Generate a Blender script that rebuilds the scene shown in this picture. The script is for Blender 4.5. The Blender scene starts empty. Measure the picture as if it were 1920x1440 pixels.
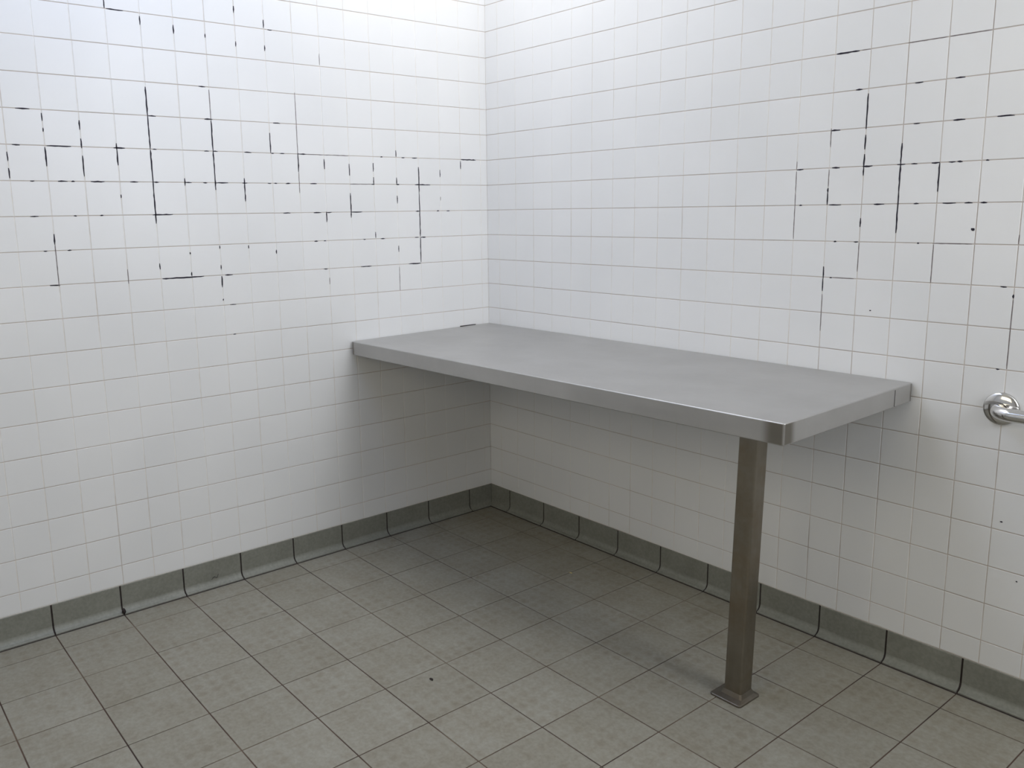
import bpy, bmesh, math, random
from mathutils import Matrix, Vector

random.seed(7)
scene = bpy.context.scene
col = scene.collection

# ------------------------------------------------------------------ scale
# one unit U = one wall tile pitch (100 mm).  Room corner at x = 0, y = 0, floor at z = 0.
# wall_left lies in the plane x = 0 (running to -y), wall_right in the plane y = 0 (running to +x).
U = 0.1
ZF = -19.624            # floor level in tile rows below the reference joint


def zr(v):              # height in metres of "row coordinate" v (rows are negative downwards)
    return (v - ZF) * U


# ------------------------------------------------------------------ camera
F_PX, CX, CY = 1583.24, 913.90, 679.65
YAW, PITCH, ROLL = 2.4559, -0.1777, -0.0145
CAM = Vector((27.2504 * U, -22.4142 * U, zr(-7.0277)))
fwd = Vector((math.cos(PITCH) * math.cos(YAW), math.cos(PITCH) * math.sin(YAW), math.sin(PITCH)))
rgt0 = Vector((math.sin(YAW), -math.cos(YAW), 0))
up0 = rgt0.cross(fwd)
rgt = math.cos(ROLL) * rgt0 + math.sin(ROLL) * up0
upv = -math.sin(ROLL) * rgt0 + math.cos(ROLL) * up0
cam_data = bpy.data.cameras.new('camera')
cam = bpy.data.objects.new('camera', cam_data)
col.objects.link(cam)
cam.matrix_world = Matrix(((rgt.x, upv.x, -fwd.x, CAM.x), (rgt.y, upv.y, -fwd.y, CAM.y),
                           (rgt.z, upv.z, -fwd.z, CAM.z), (0, 0, 0, 1)))
cam_data.sensor_fit = 'HORIZONTAL'
cam_data.sensor_width = 36.0
cam_data.lens = F_PX / 1920 * 36.0
cam_data.shift_x = (960 - CX) / 1920
cam_data.shift_y = (CY - 720) / 1920
cam_data.clip_start = 0.02
scene.camera = cam


def project(p):
    d = Vector(p) - CAM
    w = d.dot(fwd)
    if w < 0.05:
        return None
    return CX + F_PX * d.dot(rgt) / w, CY - F_PX * d.dot(upv) / w


# ------------------------------------------------------------------ world, light, exposure
world = bpy.data.worlds.new('world')
scene.world = world
world.use_nodes = True
world.node_tree.nodes['Background'].inputs[0].default_value = (0.62, 0.74, 0.95, 1)
world.node_tree.nodes['Background'].inputs[1].default_value = 0.6

ROOM_X, ROOM_Y, ROOM_Z = 3.5, 3.2, 2.70
# unseen openings added to light the room: two roof lights over the tiled corner (x0, x1, y0, y1), a tall window beside the camera, a high one behind it
ADDED_ROOF_LIGHTS = [(0.05, 1.05, -0.95, -0.05), (0.05, 1.05, -2.05, -1.15)]
ADDED_SIDE_WIN = (-0.65, -0.05, 1.20, 2.60)       # y0, y1, z0, z1 in wall_side
ADDED_BACK_WIN = (0.95, 2.45, 1.40, 2.30)         # x0, x1, z0, z1 in wall_back


def added_light(name, loc, size, rot, energy, color):  # area lamp set in an added, unseen opening
    l = bpy.data.lights.new(name, 'AREA')
    l.shape = 'RECTANGLE'
    l.size, l.size_y = size
    l.energy = energy
    l.color = color
    o = bpy.data.objects.new(name, l)
    o.location = loc
    o.rotation_euler = rot
    col.objects.link(o)


for (x0, x1, y0, y1), w, c in zip(ADDED_ROOF_LIGHTS, (10.9, 11.4), ((1.0, 0.99, 1.0), (0.50, 0.64, 1.0))):
    added_light('added_roof_lamp', ((x0 + x1) / 2, (y0 + y1) / 2, ROOM_Z - 0.005), (x1 - x0, y1 - y0), (0, 0, 0), w, c)
y0, y1, z0, z1 = ADDED_SIDE_WIN
added_light('added_side_lamp', (ROOM_X - 0.005, (y0 + y1) / 2, (z0 + z1) / 2), (y1 - y0, z1 - z0), (math.radians(90), 0, math.radians(90)), 26.0, (0.92, 0.945, 1.0))
x0, x1, z0, z1 = ADDED_BACK_WIN
added_light('added_back_lamp', ((x0 + x1) / 2, -ROOM_Y + 0.005, (z0 + z1) / 2), (x1 - x0, z1 - z0), (math.radians(90), 0, 0), 12.6, (1.0, 0.89, 0.66))

vs = scene.view_settings
scene.display_settings.display_device = 'sRGB'
vs.view_transform = 'Standard'
vs.look = 'None'
vs.gamma = 1.0
vs.use_curve_mapping = False
vs.exposure = 0.0

# ------------------------------------------------------------------ helpers


def srgb(r, g, b):
    def f(c):
        c /= 255.0
        return c / 12.92 if c <= 0.04045 else ((c + 0.055) / 1.055) ** 2.4
    return (f(r), f(g), f(b), 1.0)


def new_mat(name):
    m = bpy.data.materials.new(name)
    m.use_nodes = True
    nt = m.node_tree
    return m, nt, nt.nodes['Principled BSDF']


def node(nt, typ, **kw):
    n = nt.nodes.new(typ)
    for k, v in kw.items():
        setattr(n, k, v)
    return n


def noise(nt, vec, scale, detail=3.0, rough=0.55):
    n = node(nt, 'ShaderNodeTexNoise')
    n.inputs['Scale'].default_value = scale
    n.inputs['Detail'].default_value = detail
    n.inputs['Roughness'].default_value = rough
    nt.links.new(vec, n.inputs['Vector'])
    return n.outputs['Fac']


def ramp(nt, fac, stops):
    r = node(nt, 'ShaderNodeValToRGB')
    e = r.color_ramp.elements
    e[0].position, e[0].color = stops[0]
    e[1].position, e[1].color = stops[1]
    for p, c in stops[2:]:
        x = e.new(p)
        x.color = c
    nt.links.new(fac, r.inputs[0])
    return r.outputs['Color']


def mix(nt, fac, a, b, mode='MIX'):
    m = node(nt, 'ShaderNodeMix', data_type='RGBA', blend_type=mode)
    for sock, v in ((m.inputs[0], fac), (m.inputs[6], a), (m.inputs[7], b)):
        if hasattr(v, 'default_value'):
            nt.links.new(v, sock)
        else:
            sock.default_value = v
    return m.outputs[2]


def mathn(nt, op, a, b=0.0, c=None):
    m = node(nt, 'ShaderNodeMath', operation=op)
    for i, v in enumerate((a, b) if c is None else (a, b, c)):
        if hasattr(v, 'default_value'):
            nt.links.new(v, m.inputs[i])
        else:
            m.inputs[i].default_value = v
    return m.outputs[0]


def bump(nt, bsdf, h, strength, dist):
    b = node(nt, 'ShaderNodeBump')
    b.inputs['Strength'].default_value = strength
    b.inputs['Distance'].default_value = dist
    nt.links.new(h, b.inputs['Height'])
    nt.links.new(b.outputs[0], bsdf.inputs['Normal'])


def coords(nt, which='Object'):
    return node(nt, 'ShaderNodeTexCoord').outputs[which]


def obj(name, mesh, mat=None, parent=None, matrix=None):
    o = bpy.data.objects.new(name, mesh)
    col.objects.link(o)
    if mat is not None and not mesh.materials:
        mesh.materials.append(mat)
    if parent is not None:
        o.parent = parent
    if matrix is not None:
        o.matrix_local = matrix
    return o


def mesh_from(name, verts, faces, smooth=False):
    me = bpy.data.meshes.new(name)
    me.from_pydata([tuple(v) for v in verts], [], faces)
    me.update()
    if smooth:
        for p in me.polygons:
            p.use_smooth = True
    return me


def bm_mesh(name, bm, smooth=False):
    bmesh.ops.recalc_face_normals(bm, faces=bm.faces[:])
    me = bpy.data.meshes.new(name)
    bm.to_mesh(me)
    bm.free()
    if smooth:
        for p in me.polygons:
            p.use_smooth = True
    return me


def add_box(V, Fc, x0, x1, y0, y1, z0, z1):
    n = len(V)
    V += [(x0, y0, z0), (x1, y0, z0), (x1, y1, z0), (x0, y1, z0), (x0, y0, z1), (x1, y0, z1), (x1, y1, z1), (x0, y1, z1)]
    Fc += [(n, n + 3, n + 2, n + 1), (n + 4, n + 5, n + 6, n + 7), (n, n + 1, n + 5, n + 4), (n + 1, n + 2, n + 6, n + 5),
           (n + 2, n + 3, n + 7, n + 6), (n + 3, n, n + 4, n + 7)]


def boxes(name, lst):
    V, Fc = [], []
    for b in lst:
        add_box(V, Fc, *b)
    return mesh_from(name, V, Fc)


def tag(o, label, cat, kind=None, group=None):
    o['label'] = label
    o['category'] = cat
    if kind:
        o['kind'] = kind
    if group:
        o['group'] = group
    return o


# ------------------------------------------------------------------ materials
def make_tile_mat():
    m, nt, b = new_mat('white_glazed_tile')
    info = node(nt, 'ShaderNodeObjectInfo')
    geo = node(nt, 'ShaderNodeNewGeometry')
    n1 = noise(nt, geo.outputs['Position'], 3.0, 1)
    base = ramp(nt, n1, [(0.3, (0.76, 0.765, 0.765, 1)), (0.75, (0.80, 0.803, 0.80, 1))])
    tint = ramp(nt, info.outputs['Random'], [(0.0, (0.978, 0.98, 0.98, 1)), (1.0, (1.0, 1.0, 1.0, 1))])
    c = mix(nt, 1.0, base, tint, 'MULTIPLY')
    nt.links.new(c, b.inputs['Base Color'])
    b.inputs['Roughness'].default_value = 0.34
    b.inputs['Specular IOR Level'].default_value = 0.45
    return m


def make_grout_mat():
    m, nt, b = new_mat('pale_wall_grout')
    v = coords(nt)
    n1 = noise(nt, v, 2.2, 4, 0.6)
    n2 = noise(nt, v, 30.0, 3, 0.6)
    sep = node(nt, 'ShaderNodeSeparateXYZ')
    nt.links.new(v, sep.inputs[0])
    # the joints are dirtier towards the grab rail than in the corner
    far = node(nt, 'ShaderNodeMapRange', interpolation_type='SMOOTHSTEP')
    nt.links.new(sep.outputs['X'], far.inputs[0])
    far.inputs[1].default_value, far.inputs[2].default_value = 1.2, 1.8
    d1 = mathn(nt, 'MULTIPLY_ADD', far.outputs[0], 0.16, n1)
    c = ramp(nt, d1, [(0.42, srgb(240, 239, 236)), (0.60, srgb(226, 221, 214)), (0.78, srgb(184, 175, 168))])
    d = ramp(nt, n2, [(0.35, (0.92, 0.91, 0.90, 1)), (0.6, (1, 1, 1, 1))])
    nt.links.new(mix(nt, 1.0, c, d, 'MULTIPLY'), b.inputs['Base Color'])
    b.inputs['Roughness'].default_value = 0.9
    return m


def flat_mat(name, rgb, rough=0.8, metal=0.0, var=0.15, scale=40.0):
    m, nt, b = new_mat(name)
    n1 = noise(nt, coords(nt), scale, 3)
    lo = tuple(x * (1 - var) for x in rgb[:3]) + (1,)
    hi = tuple(min(1, x * (1 + var)) for x in rgb[:3]) + (1,)
    nt.links.new(ramp(nt, n1, [(0.3, lo), (0.7, hi)]), b.inputs['Base Color'])
    b.inputs['Roughness'].default_value = rough
    b.inputs['Metallic'].default_value = metal
    return m


def make_floor_grout():
    m, nt, b = new_mat('dark_floor_grout')
    v = coords(nt)
    n1 = noise(nt, v, 2.6, 3, 0.6)
    c = ramp(nt, n1, [(0.36, srgb(50, 36, 32)), (0.52, srgb(78, 60, 50)), (0.66, srgb(112, 98, 82))])
    nt.links.new(c, b.inputs['Base Color'])
    b.inputs['Roughness'].default_value = 0.9
    return m


def make_floor_tile():
    m, nt, b = new_mat('beige_grey_floor_tile')
    v = coords(nt)
    geo = node(nt, 'ShaderNodeNewGeometry')
    pos = geo.outputs['Position']
    info = node(nt, 'ShaderNodeObjectInfo')
    n1 = noise(nt, pos, 9.0, 5, 0.6)
    n2 = noise(nt, pos, 90.0, 3, 0.6)
    base = ramp(nt, n1, [(0.3, srgb(132, 127, 113)), (0.55, srgb(141, 138, 126)), (0.75, srgb(149, 147, 136))])
    base = mix(nt, 0.35, base, ramp(nt, n2, [(0.35, srgb(122, 118, 106)), (0.65, srgb(153, 151, 140))]))
    tint = ramp(nt, info.outputs['Random'], [(0.0, (0.94, 0.935, 0.92, 1)), (1.0, (1.02, 1.02, 1.02, 1))])
    base = mix(nt, 1.0, base, tint, 'MULTIPLY')
    # worn studs: a grid of soft round brownish dots, five across a tile
    sc = node(nt, 'ShaderNodeVectorMath', operation='MULTIPLY_ADD')
    wob = node(nt, 'ShaderNodeTexNoise')
    wob.inputs['Scale'].default_value = 22.0
    nt.links.new(pos, wob.inputs['Vector'])
    wa = node(nt, 'ShaderNodeVectorMath', operation='MULTIPLY_ADD')
    nt.links.new(wob.outputs['Color'], wa.inputs[0])
    wa.inputs[1].default_value = (0.014, 0.014, 0.0)
    nt.links.new(v, wa.inputs[2])
    nt.links.new(wa.outputs[0], sc.inputs[0])
    sc.inputs[1].default_value = (25.0, 25.0, 0.0)
    sc.inputs[2].default_value = (0.32, 0.32, 0.0)
    fr = node(nt, 'ShaderNodeVectorMath', operation='FRACTION')
    nt.links.new(sc.outputs[0], fr.inputs[0])
    sb = node(nt, 'ShaderNodeVectorMath', operation='SUBTRACT')
    nt.links.new(fr.outputs[0], sb.inputs[0])
    sb.inputs[1].default_value = (0.5, 0.5, 0.0)
    ln = node(nt, 'ShaderNodeVectorMath', operation='LENGTH')
    nt.links.new(sb.outputs[0], ln.inputs[0])
    dot = ramp(nt, ln.outputs['Value'], [(0.12, (1, 1, 1, 1)), (0.46, (0, 0, 0, 1))])
    wear = ramp(nt, noise(nt, pos, 7.0, 4, 0.65), [(0.38, (0, 0, 0, 1)), (0.66, (1, 1, 1, 1))])
    dm = mathn(nt, 'MULTIPLY', dot, wear)
    dm = mathn(nt, 'MULTIPLY', dm, 0.42)
    c = mix(nt, dm, base, srgb(112, 101, 84))
    nt.links.new(c, b.inputs['Base Color'])
    b.inputs['Roughness'].default_value = 0.62
    b.inputs['Specular IOR Level'].default_value = 0.35
    bump(nt, b, n2, 0.15, 0.002)
    return m


def make_cove_mat():
    m, nt, b = new_mat('grey_cove_tile')
    geo = node(nt, 'ShaderNodeNewGeometry')
    pos = geo.outputs['Position']
    n1 = noise(nt, pos, 10.0, 4)
    n2 = noise(nt, pos, 120.0, 3)
    c = ramp(nt, n1, [(0.3, srgb(120, 121, 112)), (0.7, srgb(133, 134, 125))])
    c = mix(nt, 0.3, c, ramp(nt, n2, [(0.35, srgb(112, 112, 103)), (0.65, srgb(144, 145, 136))]))
    nt.links.new(c, b.inputs['Base Color'])
    b.inputs['Roughness'].default_value = 0.45
    b.inputs['Specular IOR Level'].default_value = 0.4
    return m


def make_steel(name, lo, hi, rough, streak=(4.0, 60.0, 60.0), stain=None, metal=1.0):
    m, nt, b = new_mat(name)
    v = coords(nt)
    mp = node(nt, 'ShaderNodeVectorMath', operation='MULTIPLY')
    nt.links.new(v, mp.inputs[0])
    mp.inputs[1].default_value = streak
    n1 = noise(nt, mp.outputs[0], 1.0, 4, 0.6)
    n2 = noise(nt, v, 6.0, 4, 0.6)
    c = ramp(nt, n2, [(0.3, lo), (0.7, hi)])
    c = mix(nt, 0.25, c, ramp(nt, n1, [(0.3, lo), (0.7, hi)]))
    if stain:
        n3 = noise(nt, v, 9.0, 5, 0.65)
        c = mix(nt, ramp(nt, n3, [(0.45, (0, 0, 0, 1)), (0.7, (0.8, 0.8, 0.8, 1))]), c, stain)
    nt.links.new(c, b.inputs['Base Color'])
    b.inputs['Metallic'].default_value = metal
    r = node(nt, 'ShaderNodeMapRange')
    nt.links.new(n1, r.inputs[0])
    r.inputs[3].default_value = rough - 0.05
    r.inputs[4].default_value = rough + 0.08
    nt.links.new(r.outputs[0], b.inputs['Roughness'])
    return m


def painted_weld_reflection(mat, spots):
    """dark reflections painted into the base colour around the welded corners: (x, y, reach along x, reach along y) in object coordinates"""
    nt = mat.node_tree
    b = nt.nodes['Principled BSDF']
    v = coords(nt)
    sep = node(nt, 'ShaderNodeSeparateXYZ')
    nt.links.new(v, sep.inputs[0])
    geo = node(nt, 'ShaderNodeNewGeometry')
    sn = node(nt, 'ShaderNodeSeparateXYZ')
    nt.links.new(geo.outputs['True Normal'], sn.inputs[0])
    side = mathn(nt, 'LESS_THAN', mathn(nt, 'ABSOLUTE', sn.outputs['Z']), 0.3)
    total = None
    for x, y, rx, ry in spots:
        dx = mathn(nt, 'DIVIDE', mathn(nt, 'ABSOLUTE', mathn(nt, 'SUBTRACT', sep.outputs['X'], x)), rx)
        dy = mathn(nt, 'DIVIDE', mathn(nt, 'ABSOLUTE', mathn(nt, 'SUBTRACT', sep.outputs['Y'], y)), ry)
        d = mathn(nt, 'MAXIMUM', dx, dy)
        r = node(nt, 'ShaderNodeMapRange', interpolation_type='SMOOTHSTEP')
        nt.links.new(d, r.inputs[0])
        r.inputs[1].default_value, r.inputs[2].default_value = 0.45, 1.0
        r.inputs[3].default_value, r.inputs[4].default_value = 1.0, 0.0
        apex = node(nt, 'ShaderNodeMapRange')  # very edge left untinted as a painted highlight
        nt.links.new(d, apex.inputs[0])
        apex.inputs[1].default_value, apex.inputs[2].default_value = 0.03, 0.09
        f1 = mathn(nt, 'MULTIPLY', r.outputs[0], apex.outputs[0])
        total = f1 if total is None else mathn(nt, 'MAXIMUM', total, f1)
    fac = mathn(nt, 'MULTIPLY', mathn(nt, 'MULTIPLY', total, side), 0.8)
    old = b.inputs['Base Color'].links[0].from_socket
    nt.links.new(mix(nt, fac, old, (0.13, 0.115, 0.085, 1)), b.inputs['Base Color'])  # dark reflection put into the base colour near the corners


M_TILE = make_tile_mat()
M_GROUT = make_grout_mat()
M_FGROUT = make_floor_grout()
M_FLOOR = make_floor_tile()
M_COVE = make_cove_mat()
M_MOULD = flat_mat('black_mould', srgb(40, 36, 48), 0.9, 0, 0.3, 80)
M_STAIN = flat_mat('dirty_grout', srgb(128, 120, 120), 0.9, 0, 0.25, 60)
M_ROW = flat_mat('darker_row_joint', srgb(196, 186, 179), 0.9, 0, 0.16, 5)
M_PAINT = flat_mat('white_paint', (0.74, 0.74, 0.73), 0.7, 0, 0.02, 5)
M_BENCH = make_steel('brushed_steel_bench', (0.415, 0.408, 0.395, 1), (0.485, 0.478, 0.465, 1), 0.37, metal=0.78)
painted_weld_reflection(M_BENCH, [(0.201, -0.183, 0.062, 0.052), (-1.569, -0.209, 0.024, 0.03), (0.183, 0.459, 0.03, 0.022)])
M_LEG = make_steel('brown_steel_leg', (0.19, 0.168, 0.132, 1), (0.29, 0.265, 0.22, 1), 0.36, (60.0, 60.0, 5.0), (0.20, 0.15, 0.095, 1), metal=0.9)  # brown steel with browner blotches
M_PLATE = make_steel('darker_steel_plate', (0.15, 0.135, 0.11, 1), (0.22, 0.20, 0.17, 1), 0.42, (60.0, 60.0, 5.0), (0.14, 0.11, 0.075, 1), metal=0.8)  # darker variant of the leg steel
M_CHROME = make_steel('polished_steel_rail', (0.60, 0.59, 0.57, 1), (0.68, 0.67, 0.66, 1), 0.10)
M_DARK = flat_mat('dark_seam', srgb(52, 48, 44), 0.8)
M_DIRT = flat_mat('black_dirt', srgb(38, 30, 28), 0.9)
M_DOOR = flat_mat('grey_door_paint', srgb(120, 112, 100), 0.5, 0, 0.04, 6)
M_GLASS = flat_mat('frosted_glass', (0.8, 0.85, 0.88), 0.4, 0, 0.02, 5)

# ------------------------------------------------------------------ wall tile grid (measured in tile pitches)
def colL(k):
    return 0.4392 + 0.9997 * k - 0.1192 * (k - 9) ** 2 / 100


def colR(k):
    return 0.9000 + 0.9991 * k - 0.1984 * (k - 9) ** 2 / 100


def rowz(r):
    return -(r + 0.0677 * (r - 9) ** 2 / 100)


BASE_TOP = -18.70
JOINT = 0.024
PROUD = 0.009
CH = 0.009


def tile_geo(w, h, t=PROUD, ch=CH, back=0.01):
    """a flat tile with a softened rim, face towards local +z, centred"""
    V, Fc = [], []
    for (dw, z) in ((0, -back), (0, t - ch * 0.75), (ch * 0.35, t - ch * 0.2), (ch, t)):
        a, b = w / 2 - dw, h / 2 - dw
        V += [(-a, -b, z), (a, -b, z), (a, b, z), (-a, b, z)]
    for r in range(3):
        for i in range(4):
            j = (i + 1) % 4
            Fc.append((r * 4 + i, r * 4 + j, r * 4 + 4 + j, r * 4 + 4 + i))
    Fc.append((12, 13, 14, 15))
    return V, Fc


_mesh_cache = {}


def tile_mesh(name, w, h, mat, **kw):
    key = (name, round(w / 0.02), round(h / 0.02))
    if key not in _mesh_cache:
        V, Fc = tile_geo(w, h, **kw)
        me = mesh_from(name, [(x * U, y * U, z * U) for x, y, z in V], Fc)
        me.materials.append(mat)
        _mesh_cache[key] = (me, w, h)
    return _mesh_cache[key]


def basis(X, Y, Z, loc):
    return Matrix(((X[0], Y[0], Z[0], loc[0]), (X[1], Y[1], Z[1], loc[1]), (X[2], Y[2], Z[2], loc[2]), (0, 0, 0, 1)))


def jitter(a):
    return Matrix.Rotation(random.uniform(-a, a), 4, 'X') @ Matrix.Rotation(random.uniform(-a, a), 4, 'Y')


def poly_area_in_frame(pts):
    q = []
    for p in pts:
        s = project(p)
        if s is None:
            return 0.0
        q.append((min(max(s[0], 0), 1920), min(max(s[1], 0), 1440)))
    return abs(sum(q[i][0] * q[(i + 1) % 4][1] - q[(i + 1) % 4][0] * q[i][1] for i in range(4))) / 2


def tiled_wall(wall, cols, rows, to_world, X, Y, Z, hidden=None):
    cells = []
    for c0, c1 in zip(cols[:-1], cols[1:]):
        for r0, r1 in zip(rows[:-1], rows[1:]):
            w, h = abs(c1 - c0) - JOINT, abs(r1 - r0) - JOINT
            if w < 0.04 or h < 0.04:
                continue
            pts = [to_world(c0, r0), to_world(c1, r0), to_world(c1, r1), to_world(c0, r1)]
            a = poly_area_in_frame(pts)
            if hidden and hidden((c0 + c1) / 2, (r0 + r1) / 2):
                a *= 0.2
            cells.append((a, (c0 + c1) / 2, (r0 + r1) / 2, w, h))
    cells.sort(key=lambda t: -t[0])
    V, Fc = [], []
    n_single = 0
    for a, c, r, w, h in cells:
        loc = to_world(c, r)
        mat = basis(X, Y, Z, loc) @ jitter(0.0022)
        if n_single < 300 and a > 60:
            me, mw, mh = tile_mesh('wall_tile', w, h, M_TILE)
            o = obj('wall_tile', me, None, wall)
            o.matrix_local = mat @ Matrix.Diagonal((w / mw, h / mh, 1, 1))
            n_single += 1
        else:
            v, f = tile_geo(w, h)
            n = len(V)
            V += [tuple(mat @ Vector((x * U, y * U, z * U))) for x, y, z in v]
            Fc += [tuple(i + n for i in q) for q in f]
    me = mesh_from('remaining_tiles', V, Fc)
    o = obj('remaining_tiles', me, M_TILE, wall)
    o['kind'] = 'stuff'


def mould_mesh(name, segs, line_pos, along_pos, horizontal, to_world, nrm, width, top):
    """thin irregular dark growth lying in the joints"""
    V, Fc = [], []
    for idx, s0, s1 in segs:
        n = max(2, int(abs(s1 - s0) / 0.12) + 1)
        ring = []
        for i in range(n + 1):
            t = s0 + (s1 - s0) * i / n
            end = 0.45 if i in (0, n) else 1.0
            hw = width * random.uniform(0.55, 1.0) * end / 2
            a = along_pos(t)
            l = line_pos(idx)
            sh = random.uniform(-0.006, 0.006)
            for d in (-hw, hw):
                p = to_world(a, l + d + sh) if horizontal else to_world(l + d + sh, a)
                ring.append((p, top))
        base = len(V)
        for p, tp in ring:
            q = Vector(p) + Vector(nrm) * tp * U
            V.append(tuple(q))
            V.append(tuple(Vector(p) + Vector(nrm) * 0.001 * U))
        for i in range(n):
            b = base + i * 4
            Fc += [(b, b + 4, b + 6, b + 2), (b + 1, b + 3, b + 7, b + 5), (b, b + 1, b + 5, b + 4), (b + 2, b + 6, b + 7, b + 3)]
        e = base + n * 4
        Fc += [(base, base + 2, base + 3, base + 1), (e, e + 1, e + 3, e + 2)]
    bm = bmesh.new()
    for v in V:
        bm.verts.new(v)
    bm.verts.ensure_lookup_table()
    for f in Fc:
        bm.faces.new([bm.verts[i] for i in f])
    return bm_mesh(name, bm)


# ------------------------------------------------------------------ setting: shell
BX, BY = ROOM_X, ROOM_Y
wall_left = obj('wall_left', boxes('wall_left', [(-0.12, 0.0, -BY - 0.12, 0.12, -0.1, ROOM_Z)]), M_GROUT)
tag(wall_left, 'white square-tiled wall on the left with black mould in its joints', 'wall', 'structure')
wall_right = obj('wall_right', boxes('wall_right', [(0.0, BX + 0.12, 0.0, 0.12, -0.1, ROOM_Z)]), M_GROUT)
tag(wall_right, 'white square-tiled wall on the right behind the steel bench', 'wall', 'structure')
floor = obj('floor', boxes('floor', [(0.0, BX, -BY, 0.0, -0.1, -0.0014)]), M_FGROUT)
tag(floor, 'beige grey square-tiled floor with thin dark joints', 'floor', 'structure')

# unseen side of the room: two painted walls, an added door, added windows, ceiling with added roof lights
def holed(axis0, axis1, z0, z1, holes, make):
    """slab pieces left around rectangular holes that lie side by side along one axis"""
    out, prev = [], axis0
    for h0, h1, hz0, hz1 in sorted(holes):
        out.append(make(prev, h0, z0, z1))
        if hz0 > z0:
            out.append(make(h0, h1, z0, hz0))
        if hz1 < z1:
            out.append(make(h0, h1, hz1, z1))
        prev = h1
    out.append(make(prev, axis1, z0, z1))
    return out


wall_back = obj('wall_back', boxes('wall_back', holed(-0.12, BX + 0.12, -0.1, ROOM_Z, [ADDED_BACK_WIN], lambda a, b, c, d: (a, b, -BY - 0.12, -BY, c, d))), M_PAINT)
tag(wall_back, 'plain white wall behind the camera with an added high window', 'wall', 'structure')
DY0, DY1, DZ = -2.85, -1.95, 2.05
wall_side = obj('wall_side', boxes('wall_side', holed(-BY, 0.0, -0.1, ROOM_Z, [ADDED_SIDE_WIN, (DY0, DY1, -0.1, DZ)], lambda a, b, c, d: (BX, BX + 0.12, a, b, c, d))), M_PAINT)
tag(wall_side, 'plain white wall beside the camera with an added window and an added door', 'wall', 'structure')
door = obj('added_door_1', boxes('added_door_1', [(BX + 0.03, BX + 0.07, DY0 + 0.01, DY1 - 0.01, 0.005, DZ - 0.01)]), M_DOOR)  # unseen door, added as something dark for the rail to reflect
tag(door, 'added plain grey door in the wall beside the camera', 'door', 'structure')
obj('door_handle', boxes('door_handle', [(BX - 0.03, BX + 0.03, DY0 + 0.08, DY0 + 0.10, 1.0, 1.02),
                                         (BX - 0.05, BX - 0.03, DY0 + 0.08, DY0 + 0.20, 1.0, 1.02)]), M_CHROME, door)


def window(name, label, a0, a1, z0, z1, place):  # unseen windows, added as openings for the lamps
    """frame with a mullion and two frosted panes; place() turns (along, depth, z) ranges into a box"""
    m = (a0 + a1) / 2
    f = 0.05
    w = obj(name, boxes(name, [place(a0, a1, 0.05, 0.10, z0, z0 + f), place(a0, a1, 0.05, 0.10, z1 - f, z1), place(a0, a0 + f, 0.05, 0.10, z0 + f, z1 - f),
                               place(a1 - f, a1, 0.05, 0.10, z0 + f, z1 - f), place(m - f / 2, m + f / 2, 0.05, 0.10, z0 + f, z1 - f)]), M_PAINT)
    tag(w, label, 'window', 'structure')
    for p0, p1 in ((a0 + f, m - f / 2), (m + f / 2, a1 - f)):
        obj('pane', boxes('pane', [place(p0, p1, 0.072, 0.078, z0 + f, z1 - f)]), M_GLASS, w)


window('added_window_1', 'added white framed window high in the wall behind the camera', *ADDED_BACK_WIN, lambda a, b, c, d, e, f: (a, b, -BY - d, -BY - c, e, f))
window('added_window_2', 'added tall white framed window in the wall beside the camera', *ADDED_SIDE_WIN, lambda a, b, c, d, e, f: (BX + c, BX + d, a, b, e, f))
for n, (x0, x1, y0, y1) in enumerate(ADDED_ROOF_LIGHTS):
    window('added_window_%d' % (n + 3), 'added frosted roof light in the ceiling %s' % ('over the steel bench' if n == 0 else 'along the left wall'), x0, x1, y0, y1,
           lambda a, b, c, d, e, f: (a, b, e, f, ROOM_Z + c, ROOM_Z + d))
ceiling = obj('ceiling', boxes('ceiling', [
    (-0.12, ADDED_ROOF_LIGHTS[0][0], -BY - 0.12, 0.12, ROOM_Z, ROOM_Z + 0.12), (ADDED_ROOF_LIGHTS[0][1], BX + 0.12, -BY - 0.12, 0.12, ROOM_Z, ROOM_Z + 0.12)] +
    [(ADDED_ROOF_LIGHTS[0][0], ADDED_ROOF_LIGHTS[0][1], c, d, ROOM_Z, ROOM_Z + 0.12) for c, d in ((ADDED_ROOF_LIGHTS[0][3], 0.12), (ADDED_ROOF_LIGHTS[1][3], ADDED_ROOF_LIGHTS[0][2]), (-BY - 0.12, ADDED_ROOF_LIGHTS[1][2]))]), M_PAINT)
tag(ceiling, 'white painted ceiling with two added roof lights', 'ceiling', 'structure')

# wall tiles
kL = [0.0] + [colL(k) for k in range(0, 33) if colL(k) * U < BY] + [BY / U]
kR = [0.0] + [colR(k) for k in range(0, 36) if colR(k) * U < BX] + [BX / U]
rows = [rowz(r) for r in range(-7, 19)] + [BASE_TOP]
XL, YL, ZL = (0, 1, 0), (0, 0, 1), (1, 0, 0)
XR, YR, ZR = (1, 0, 0), (0, 0, 1), (0, -1, 0)


def wl(c, r):
    return (0.0, -c * U, zr(r))


def wr(c, r):
    return (c * U, 0.0, zr(r))


tiled_wall(wall_left, kL, rows, wl, XL, YL, ZL)
tiled_wall(wall_right, kR, rows, wr, XR, YR, ZR,
           hidden=lambda c, r: -12.2 < r < -11.4 and c < 17.5)

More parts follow.
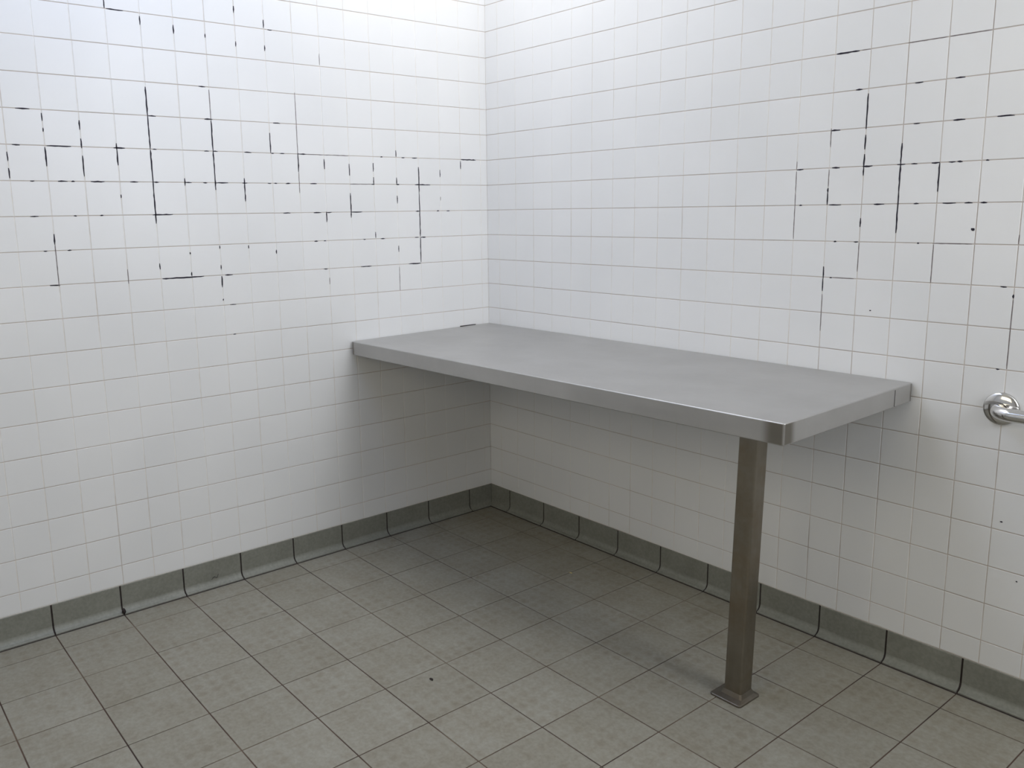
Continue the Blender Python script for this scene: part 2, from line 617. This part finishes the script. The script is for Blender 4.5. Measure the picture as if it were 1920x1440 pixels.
# mould in the joints: line index, from, to (tile pitches); capitals black, small letters faint
MOULD = {
    'LH': [(1,13.47,13.95),(3,11.11,11.33),(4,16.3,16.67),(4,12.75,12.98),(4,10.95,11.21),(5,16.65,16.85),(5,15.29,15.95),(5,13.76,14.09),(5,12.81,12.92),(5,11.14,11.29),(5,10.85,11.01),(5,9.69,9.93),(6,16.37,16.48),(6,15.48,15.74),(6,15.28,15.38),(6,14.44,14.83),(6,13.46,13.69),(6,12.82,12.97),(6,11.78,11.99),(6,11.27,11.4),(6,10.57,10.98),(6,9.9,10.07),(1,8.71,8.86),(4,8.6,8.85),(5,8.89,8.98),(5,8.51,8.67),(5,7.69,7.99),(5,4.58,4.68),(5,3.62,3.75),(5,3.06,3.28),(5,0.24,0.98),(6,9.05,9.17),(6,8.83,8.93),(6,8.34,8.51),(6,7.33,7.58),(6,4.97,5.11),(6,3.89,4.02),(6,2.48,3.18),(7,16.36,16.58),(7,15.32,15.4),(7,14.56,14.66),(7,12.46,13.09),(8,16.22,16.32),(8,15.56,15.67),(9,15.97,16.25),(9,11.6,12.95),(9,10.62,10.88),(10,10.57,10.78),(11,10.64,10.74),(7,8.4,8.66),(7,7.21,7.5),(7,6.8,7.0),(7,5.54,6.01),(7,3.0,3.18),(7,2.09,2.19),(7,1.58,1.72),(8,7.39,7.53),(8,7.07,7.16),(8,5.44,5.53),(8,4.6,4.79),(8,3.08,3.25),(8,2.75,2.99),(9,7.06,7.21),(9,5.23,5.68),(9,3.01,3.57)],
    'LV': [(14,0.75,0.99),(13,1.09,1.34),(12,1.22,1.48),(11,1.37,1.49),(10,0.4,0.61),(10,1.49,1.65),(13,3.14,4.01),(13,4.01,4.99),(13,5.01,6.3),(11,4.03,5.0),(11,5.0,6.23),(16,4.09,4.31),(16,4.5,4.61),(16,5.04,5.58),(15,4.24,4.51),(15,4.76,5.04),(15,5.25,5.85),(14,4.86,5.07),(14,5.07,5.51),(17,5.2,5.45),(17,5.65,5.93),(12,5.87,6.1),(10,5.84,6.32),(9,0.7,0.95),(9,1.51,1.69),(9,4.33,4.99),(8,4.96,5.6),(7,5.14,5.49),(6,5.28,5.7),(5,5.23,5.54),(5,5.74,6.0),(4,4.74,4.98),(4,5.74,6.01),(3,5.33,6.3),(2,5.42,5.7),(1,5.06,5.37),(14,6.38,6.48),(13,6.3,7.27),(16,7.51,7.82),(13,8.51,8.7),(12,8.2,8.27),(12,8.84,8.97),(11,8.03,8.13),(11,8.66,8.81),(11,9.03,9.4),(11,9.78,9.84),(10,6.32,6.6),(10,8.05,8.16),(7,6.97,7.34),(6,6.32,7.2),(5,7.74,7.96),(4,6.41,6.7),(3,6.3,7.97),(3,8.02,8.96),(9,8.24,8.38),(4,8.29,8.52)],
    'Lv': [(11,3.08,3.99),(7,1.57,1.95),(8,2.95,4.96),(8,5.6,6.32),(16,7.82,9.05),(14,8.64,9.09),(4,9.09,10.0),(7,9.32,9.56),(2,6.45,6.6)],
    'Lh': [(5,7.02,7.94),(5,6.01,7.02),(6,5.11,6.0)],
    'RH': [(3,14.04,14.68),(4,14.65,14.83),(4,16.23,16.43),(4,17.22,17.45),(5,14.01,14.26),(5,16.27,16.42),(5,17.25,17.53),(5,18.27,18.65),(6,13.01,13.21),(6,14.09,14.31),(6,14.97,15.24),(6,15.91,16.12),(6,16.28,16.43),(6,16.8,17.0),(6,17.22,17.38),(6,17.43,17.55),(6,18.1,18.17),(7,13.14,13.23),(7,14.06,14.41),(7,15.35,15.63),(7,16.42,16.54),(7,17.15,17.47),(7,17.68,17.87),(7,18.06,18.21),(8,14.26,14.34),(8,14.85,14.97),(8,16.58,16.63),(9,14.2,14.27),(9,18.69,18.83),(11,18.76,18.84)],
    'Rh': [(3,14.76,14.99),(3,17.01,17.98),(3,15.98,16.95),(8,16.97,17.94),(9,14.28,14.91)],
    'RV': [(15,4.12,5.03),(15,5.18,5.56),(15,5.68,6.03),(15,6.03,6.24),(16,5.46,6.01),(16,6.01,6.69),(17,6.01,6.71),(14,6.53,6.66),(14,6.66,7.0),(16,6.69,7.75),(15,7.36,7.6),(14,8.7,9.04),(14,9.04,9.39),(19,9.17,9.26)],
    'Rv': [(13,5.77,5.99),(13,6.05,6.64),(14,4.94,5.44),(14,6.04,6.51),(14,9.48,10.52),(15,8.02,8.8),(19,7.76,7.98),(19,9.3,10.97),(17,8.03,9.0),(13,6.64,7.95)],
}


for key, segs in MOULD.items():
    left = key[0] == 'L'
    hor = key[1] in 'Hh'
    strong = key[1].isupper()
    colf = colL if left else colR
    me = mould_mesh('grout_mould' if strong else 'grout_stain', segs,
                    rowz if hor else colf, colf if hor else rowz, hor, wl if left else wr,
                    ZL if left else ZR, 0.050 if strong else 0.032, PROUD + (0.002 if strong else -0.003))
    o = obj('grout_mould' if strong else 'grout_stain', me, M_MOULD if strong else M_STAIN, wall_left if left else wall_right)
    o['kind'] = 'stuff'
    o['label'] = 'black mould streaks in the wall tile joints' if strong else 'dirty grey stretches of wall tile joint'

# darker strips along the horizontal joints
for wall, ext, tw, nrm in ((wall_left, BY / U, wl, ZL), (wall_right, BX / U, wr, ZR)):
    V, Fc = [], []
    for r in range(-6, 19):
        n = len(V)
        for d in (-0.009, 0.009):
            for c in (0.0, ext):
                V.append(tuple(Vector(tw(c, rowz(r) + d)) + Vector(nrm) * 0.0002))
        Fc.append((n, n + 1, n + 3, n + 2))
    o = obj('row_joint', mesh_from('row_joint', V, Fc), M_ROW, wall)
    o['kind'] = 'stuff'

# ------------------------------------------------------------------ floor tiles
def lineA(i):
    return 1.3575 + 2.023 * (i - 1) - (0.1179 if i == 1 else 0)


def lineB(j):
    return 1.3709 + 1.9947 * (j - 1) - (0.1071 if j == 1 else 0)


TOE = 0.27
FJ = 0.032
fa = [TOE] + [lineA(i) for i in range(1, 17) if lineA(i) * U < BY] + [BY / U]
fb = [TOE] + [lineB(j) for j in range(1, 19) if lineB(j) * U < BX] + [BX / U]
for y0, y1 in zip(fa[:-1], fa[1:]):
    for x0, x1 in zip(fb[:-1], fb[1:]):
        w, h = x1 - x0 - FJ, y1 - y0 - FJ
        if w < 0.05 or h < 0.05:
            continue
        me, mw, mh = tile_mesh('floor_tile', w, h, M_FLOOR, t=0.0, ch=0.008, back=0.05)
        o = obj('floor_tile', me, None, floor)
        o.matrix_local = Matrix.Translation(((x0 + x1) / 2 * U, -(y0 + y1) / 2 * U, random.uniform(-0.0003, 0.0))) @ jitter(0.0008)

# ------------------------------------------------------------------ coved skirting tiles
BASE_H = BASE_TOP - ZF
prof = [(0.0, BASE_H - 0.012), (0.026, BASE_H - 0.012), (0.036, BASE_H - 0.022), (0.036, 0.235)]
for i in range(1, 7):
    a = math.pi / 2 * i / 6
    prof.append((0.036 + 0.185 * (1 - math.cos(a)), 0.235 - 0.185 * math.sin(a) - 0.008 * i / 6))
prof += [(0.226, 0.030), (0.226, -0.03), (0.0, -0.03)]


def cove_mesh(s0, s1, left, mitre):
    """profile swept along the wall from s0 to s1 (tile pitches); the piece in the corner is mitred"""
    n = len(prof)

    def pt(d, h, end):
        t = (s0, s1)[end] + (d + 0.006 if (mitre and end == 0) else 0)
        return (d * U, -t * U, h * U) if left else (t * U, -d * U, h * U)
    bm = bmesh.new()
    # separate strips so that only the cove itself is shaded smooth: back/top/face, curve, toe
    for lo, hi in ((0, 1), (1, 2), (2, 3), (3, n - 3), (n - 3, n - 2), (n - 2, n - 1), (n - 1, n)):
        r0 = [bm.verts.new(pt(*prof[i % n], 0)) for i in range(lo, hi + 1)]
        r1 = [bm.verts.new(pt(*prof[i % n], 1)) for i in range(lo, hi + 1)]
        for i in range(hi - lo):
            q = (r0[i], r0[i + 1], r1[i + 1], r1[i])
            bm.faces.new(q if left else q[::-1]).smooth = (hi - lo) > 1
    for end in (0, 1):
        bm.faces.new([bm.verts.new(pt(d, h, end)) for d, h in prof])
    me = bpy.data.meshes.new('cove_tile')
    bm.to_mesh(me)
    bm.free()
    return me


M_BED = flat_mat('dark_cove_joint', srgb(44, 36, 33), 0.9, 0, 0.3, 30)
for side in ('left', 'right'):
    left = side == 'left'
    L = BY if left else BX
    V, Fc = [], []
    bed = [(0.0, BASE_H - 0.02), (0.016, BASE_H - 0.02), (0.018, 0.22), (0.06, 0.10), (0.12, 0.035), (0.20, 0.004), (0.29, -0.010), (0.29, -0.03), (0.0, -0.03)]
    bm = bmesh.new()
    r0 = [bm.verts.new((d * U, 0, h * U) if left else (0, -d * U, h * U)) for d, h in bed]
    r1 = [bm.verts.new((d * U, -L, h * U) if left else (L, -d * U, h * U)) for d, h in bed]
    for i in range(len(bed)):
        j = (i + 1) % len(bed)
        bm.faces.new((r0[i], r0[j], r1[j], r1[i]))
    bm.faces.new(r0)
    bm.faces.new(r1)
    bb = obj('baseboard_' + side, bm_mesh('baseboard_' + side, bm), M_BED)
    tag(bb, 'grey coved skirting tiles along the foot of the %s wall' % side, 'skirting', 'structure')
    lines = (fa if left else fb)[1:]
    prev = 0.0
    for n, s in enumerate(lines):
        if s - prev < 0.2:
            break
        g = 0.026
        me = cove_mesh(prev + (0 if n == 0 else g), s - g, left, n == 0)
        obj('cove_tile', me, M_COVE, bb)
        prev = s

# ------------------------------------------------------------------ steel changing bench
def empty(name, loc):
    o = bpy.data.objects.new(name, None)
    o.empty_display_size = 0.1
    o.location = loc
    col.objects.link(o)
    return o


bench = empty('changing_bench', (1.57, -0.46, 0))
tag(bench, 'long stainless steel changing bench fixed in the tiled corner on a single leg', 'bench')
B_INV = Matrix.Translation((-1.57, 0.46, 0))
# corner heights and plan of the top, tile pitches
BL, FL, FR, BR = (0.03, 0.03, -11.66), (0.03, 6.67, -11.73), (17.71, 6.43, -11.60), (17.53, 0.03, -11.625)
THICK = 0.50


def bilin(u, v):
    a = [BL[i] * (1 - u) * (1 - v) + BR[i] * u * (1 - v) + FL[i] * (1 - u) * v + FR[i] * u * v for i in range(3)]
    return a


def outline(inset):
    """plan outline with rounded corners, in (s, t) pitches along / across the bench"""
    W, D = 17.6, 6.55
    pts = []
    for cx, cy, r, a0 in ((inset, inset, 0.05, 180), (W - inset, inset, 0.10, 270), (W - inset, D - inset, 0.055, 0), (inset, D - inset, 0.12, 90)):
        r2 = max(0.02, r - inset)
        sx = 1 if a0 in (180, 90) else -1
        sy = 1 if a0 in (180, 270) else -1
        for i in range(7):
            a = math.radians(a0 + 90 * i / 6)
            pts.append(((cx + sx * r2 + r2 * math.cos(a)) / W, (cy + sy * r2 + r2 * math.sin(a)) / D))
    return pts


def bench_top():
    bm = bmesh.new()
    rings = []
    R = 0.030
    prof2 = [(R + 0.02, 0.0), (R + 0.004, 0.0)] + [(R * (1 - math.sin(math.pi / 2 * i / 4)), -R * (1 - math.cos(math.pi / 2 * i / 4))) for i in range(5)]
    prof2 += [(0.0, -R - 0.004), (0.0, -THICK + 0.026), (0.0, -THICK + 0.022), (0.006, -THICK + 0.006), (0.02, -THICK), (0.024, -THICK), (0.30, -THICK)]
    for inset, dz in prof2:
        ring = []
        for u, v in outline(inset):
            x, y, z = bilin(u, v)
            ring.append(bm.verts.new((x * U - 1.57, -y * U + 0.46, zr(z + dz))))
        rings.append(ring)
    n = len(rings[0])
    for a, b in zip(rings[:-1], rings[1:]):
        for i in range(n):
            j = (i + 1) % n
            bm.faces.new((a[i], a[j], b[j], b[i]))
    bm.faces.new(rings[0])
    bm.faces.new(rings[-1])
    me = bm_mesh('bench_top', bm)
    for p in me.polygons:
        p.use_smooth = len(p.vertices) == 4
    me.materials.append(M_BENCH)
    return me


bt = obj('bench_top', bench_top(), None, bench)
bt['label'] = 'brushed steel top with folded-down rim'
# weld seam across the rim of the right-hand end, near the wall
x, y, z = bilin(1.0, 0.165)
obj('rim_seam', boxes('rim_seam', [(x * U - 1.57 - 0.004, x * U - 1.57 + 0.0006, -y * U + 0.46 - 0.0009, -y * U + 0.46 + 0.0009, zr(z - THICK + 0.02), zr(z - 0.05))]), M_DARK, bt)


def square_ring(bm, cx, cy, half, z, r=0.05, seg=3):
    ring = []
    for sx, sy, a0 in ((1, 1, 0), (-1, 1, 90), (-1, -1, 180), (1, -1, 270)):
        for i in range(seg + 1):
            a = math.radians(a0 + 90 * i / seg)
            ring.append(bm.verts.new(((cx + sx * (half - r) + r * math.cos(a)) * U - 1.57, (cy + sy * (half - r) + r * math.sin(a)) * U + 0.46, z)))
    return ring


def loft(bm, rings):
    n = len(rings[0])
    for a, b in zip(rings[:-1], rings[1:]):
        for i in range(n):
            j = (i + 1) % n
            bm.faces.new((a[i], a[j], b[j], b[i]))
    bm.faces.new(rings[0])
    bm.faces.new(rings[-1])


LEG_B, LEG_T = (15.66, -4.63), (15.83, -4.63)
bm = bmesh.new()
ztop = zr(-12.12)
loft(bm, [square_ring(bm, LEG_B[0], LEG_B[1], 0.255, 0.004), square_ring(bm, LEG_T[0], LEG_T[1], 0.255, ztop)])
me = bm_mesh('leg', bm)
for p in me.polygons:
    p.use_smooth = False
leg = obj('leg', me, M_LEG, bench)
leg['label'] = 'brown square steel leg'
bm = bmesh.new()
PC = (15.60, -4.66)
loft(bm, [square_ring(bm, PC[0], PC[1], 0.46, 0.0, 0.08), square_ring(bm, PC[0], PC[1], 0.46, 0.0045, 0.08),
          square_ring(bm, PC[0], PC[1], 0.44, 0.006, 0.08), square_ring(bm, LEG_B[0], LEG_B[1], 0.31, 0.010, 0.06),
          square_ring(bm, LEG_B[0], LEG_B[1], 0.265, 0.022, 0.05)])
obj('base_plate', bm_mesh('base_plate', bm), M_PLATE, leg)
# dark sealant gap along the left wall
x0, x1 = 0.035, 0.062
obj('sealant_gap', boxes('sealant_gap', [(0.0018 - 1.57, 0.0046 - 1.57, -0.155 + 0.46, -0.075 + 0.46, zr(-11.70), zr(-11.645))]), M_DARK, bt)

# ------------------------------------------------------------------ grab rail on the right-hand wall
RX, RZ = 1.9665, zr(-11.96)
rail = empty('grab_rail', (RX, 0, RZ))
tag(rail, 'polished steel grab rail with round wall flange beside the bench', 'grab rail')


def lathe_flange(name):
    pr = [(0.0405, -0.0006), (0.0405, -0.0045), (0.0400, -0.0058), (0.0385, -0.0072), (0.0350, -0.0090), (0.0300, -0.0106), (0.0240, -0.0119), (0.0162, -0.0128)]
    V, Fc = [], []
    N = 40
    for r, d in pr:
        for i in range(N):
            a = 2 * math.pi * i / N
            V.append((r * math.cos(a), d - 0.0016, r * math.sin(a)))
    for k in range(len(pr) - 1):
        for i in range(N):
            j = (i + 1) % N
            Fc.append((k * N + i, k * N + j, k * N + N + j, k * N + N + i))
    Fc.append(tuple(range(N)))
    bm = bmesh.new()
    for v in V:
        bm.verts.new(v)
    bm.verts.ensure_lookup_table()
    for f in Fc:
        bm.faces.new([bm.verts[i] for i in f])
    return bm_mesh(name, bm, True)


RAIL_LEN, STAND, BEND, RAD = 0.75, 0.062, 0.042, 0.0158
path = [Vector((0, -0.012, 0)), Vector((0, -(STAND - BEND), 0))]
for i in range(1, 13):
    a = math.pi / 2 * i / 12
    path.append(Vector((BEND - BEND * math.cos(a), -(STAND - BEND) - BEND * math.sin(a), 0)))
for i in range(11, -1, -1):
    a = math.pi / 2 * i / 12
    path.append(Vector((RAIL_LEN - BEND + BEND * math.cos(a), -(STAND - BEND) - BEND * math.sin(a), 0)))
path.append(Vector((RAIL_LEN, -0.012, 0)))
bm = bmesh.new()
rings = []
N = 24
for i, p in enumerate(path):
    t = (path[min(i + 1, len(path) - 1)] - path[max(i - 1, 0)]).normalized()
    s = Vector((0, 0, 1))
    q = t.cross(s)
    rings.append([bm.verts.new(p + RAD * (math.cos(2 * math.pi * k / N) * q + math.sin(2 * math.pi * k / N) * s)) for k in range(N)])
for a, b in zip(rings[:-1], rings[1:]):
    for i in range(N):
        j = (i + 1) % N
        bm.faces.new((a[i], a[j], b[j], b[i]))
bm.faces.new(rings[0])
bm.faces.new(rings[-1])
obj('bar', bm_mesh('bar', bm, True), M_CHROME, rail)
fl = lathe_flange('flange')
fl.materials.append(M_CHROME)
obj('flange', fl, None, rail)
f2 = obj('flange', fl, None, rail)
f2.location = (RAIL_LEN, 0, 0)

# ------------------------------------------------------------------ small dirt
def blob(name, loc, sx, sy, sz, mat, label, cat):
    bm = bmesh.new()
    bmesh.ops.create_icosphere(bm, subdivisions=2, radius=1.0)
    for v in bm.verts:
        k = 1 + random.uniform(-0.28, 0.28)
        v.co = Vector((v.co.x * sx * k, v.co.y * sy * k, max(0.0, v.co.z * sz * k + sz * 0.4)))
    o = obj(name, bm_mesh(name, bm, True), mat)
    o.location = loc
    return tag(o, label, cat)

blob('sealant_clump', (0.021, -1.552, 0.006), 0.007, 0.006, 0.010, M_DIRT, 'black clump of sealant stuck in a skirting joint at the left wall', 'dirt')
blob('dirt_speck', (0.979, -1.027, 0.0), 0.007, 0.004, 0.002, M_DIRT, 'small dark speck lying in the middle of a foreground floor tile', 'dirt')
M_FLAKE = flat_mat('pale_flake', srgb(196, 180, 128), 0.8)
blob('leaf_flake', (0.739, -0.252, 0.0), 0.007, 0.003, 0.0015, M_FLAKE, 'tiny pale yellow flake on the floor under the bench', 'debris')
# a curled hair stuck to the skirting
V, Fc = [], []
pts = [(0.0, 0.0), (0.004, 0.006), (0.012, 0.008), (0.015, 0.002), (0.020, 0.004), (0.024, 0.014)]
for i, (a, z) in enumerate(pts):
    for dy, dz in ((-0.0008, 0), (0.0008, 0), (0, 0.0012)):
        V.append((0.0, a + dy, z + dz))
        V.append((0.0012, a + dy, z + dz))
bm = bmesh.new()
prev = None
for a, z in pts:
    ring = [bm.verts.new((0.0010 * math.cos(t), a, z + 0.0010 * math.sin(t))) for t in (0, 1.57, 3.14, 4.71)]
    if prev:
        for i in range(4):
            j = (i + 1) % 4
            bm.faces.new((prev[i], prev[j], ring[j], ring[i]))
    else:
        bm.faces.new(ring)
    prev = ring
bm.faces.new(prev)
hair = obj('hair_strand', bm_mesh('hair_strand', bm), M_DIRT)
hair.location = (0.0052, -1.255, 0.024)
tag(hair, 'short curled dark strand stuck on a skirting tile of the left wall', 'hair')
for c, r, s in ((18.66, -7.64, 0.035), (19.90, -14.8, 0.022), (20.36, -16.22, 0.016), (16.25, -9.83, 0.02)):
    bm = bmesh.new()
    bmesh.ops.create_circle(bm, cap_ends=True, segments=9, radius=1.0)
    for v in bm.verts:
        k = random.uniform(0.7, 1.2)
        v.co = Vector((v.co.x * s * 1.4 * k * U, 0.0, v.co.y * s * k * U))
    ext = bmesh.ops.extrude_face_region(bm, geom=bm.faces[:])
    for v in ext['geom']:
        if isinstance(v, bmesh.types.BMVert):
            v.co.y -= 0.0004
    o = obj('tile_mark', bm_mesh('tile_mark', bm), M_MOULD, wall_right)
    o.location = (c * U, -PROUD * U - 0.0001, zr(r))
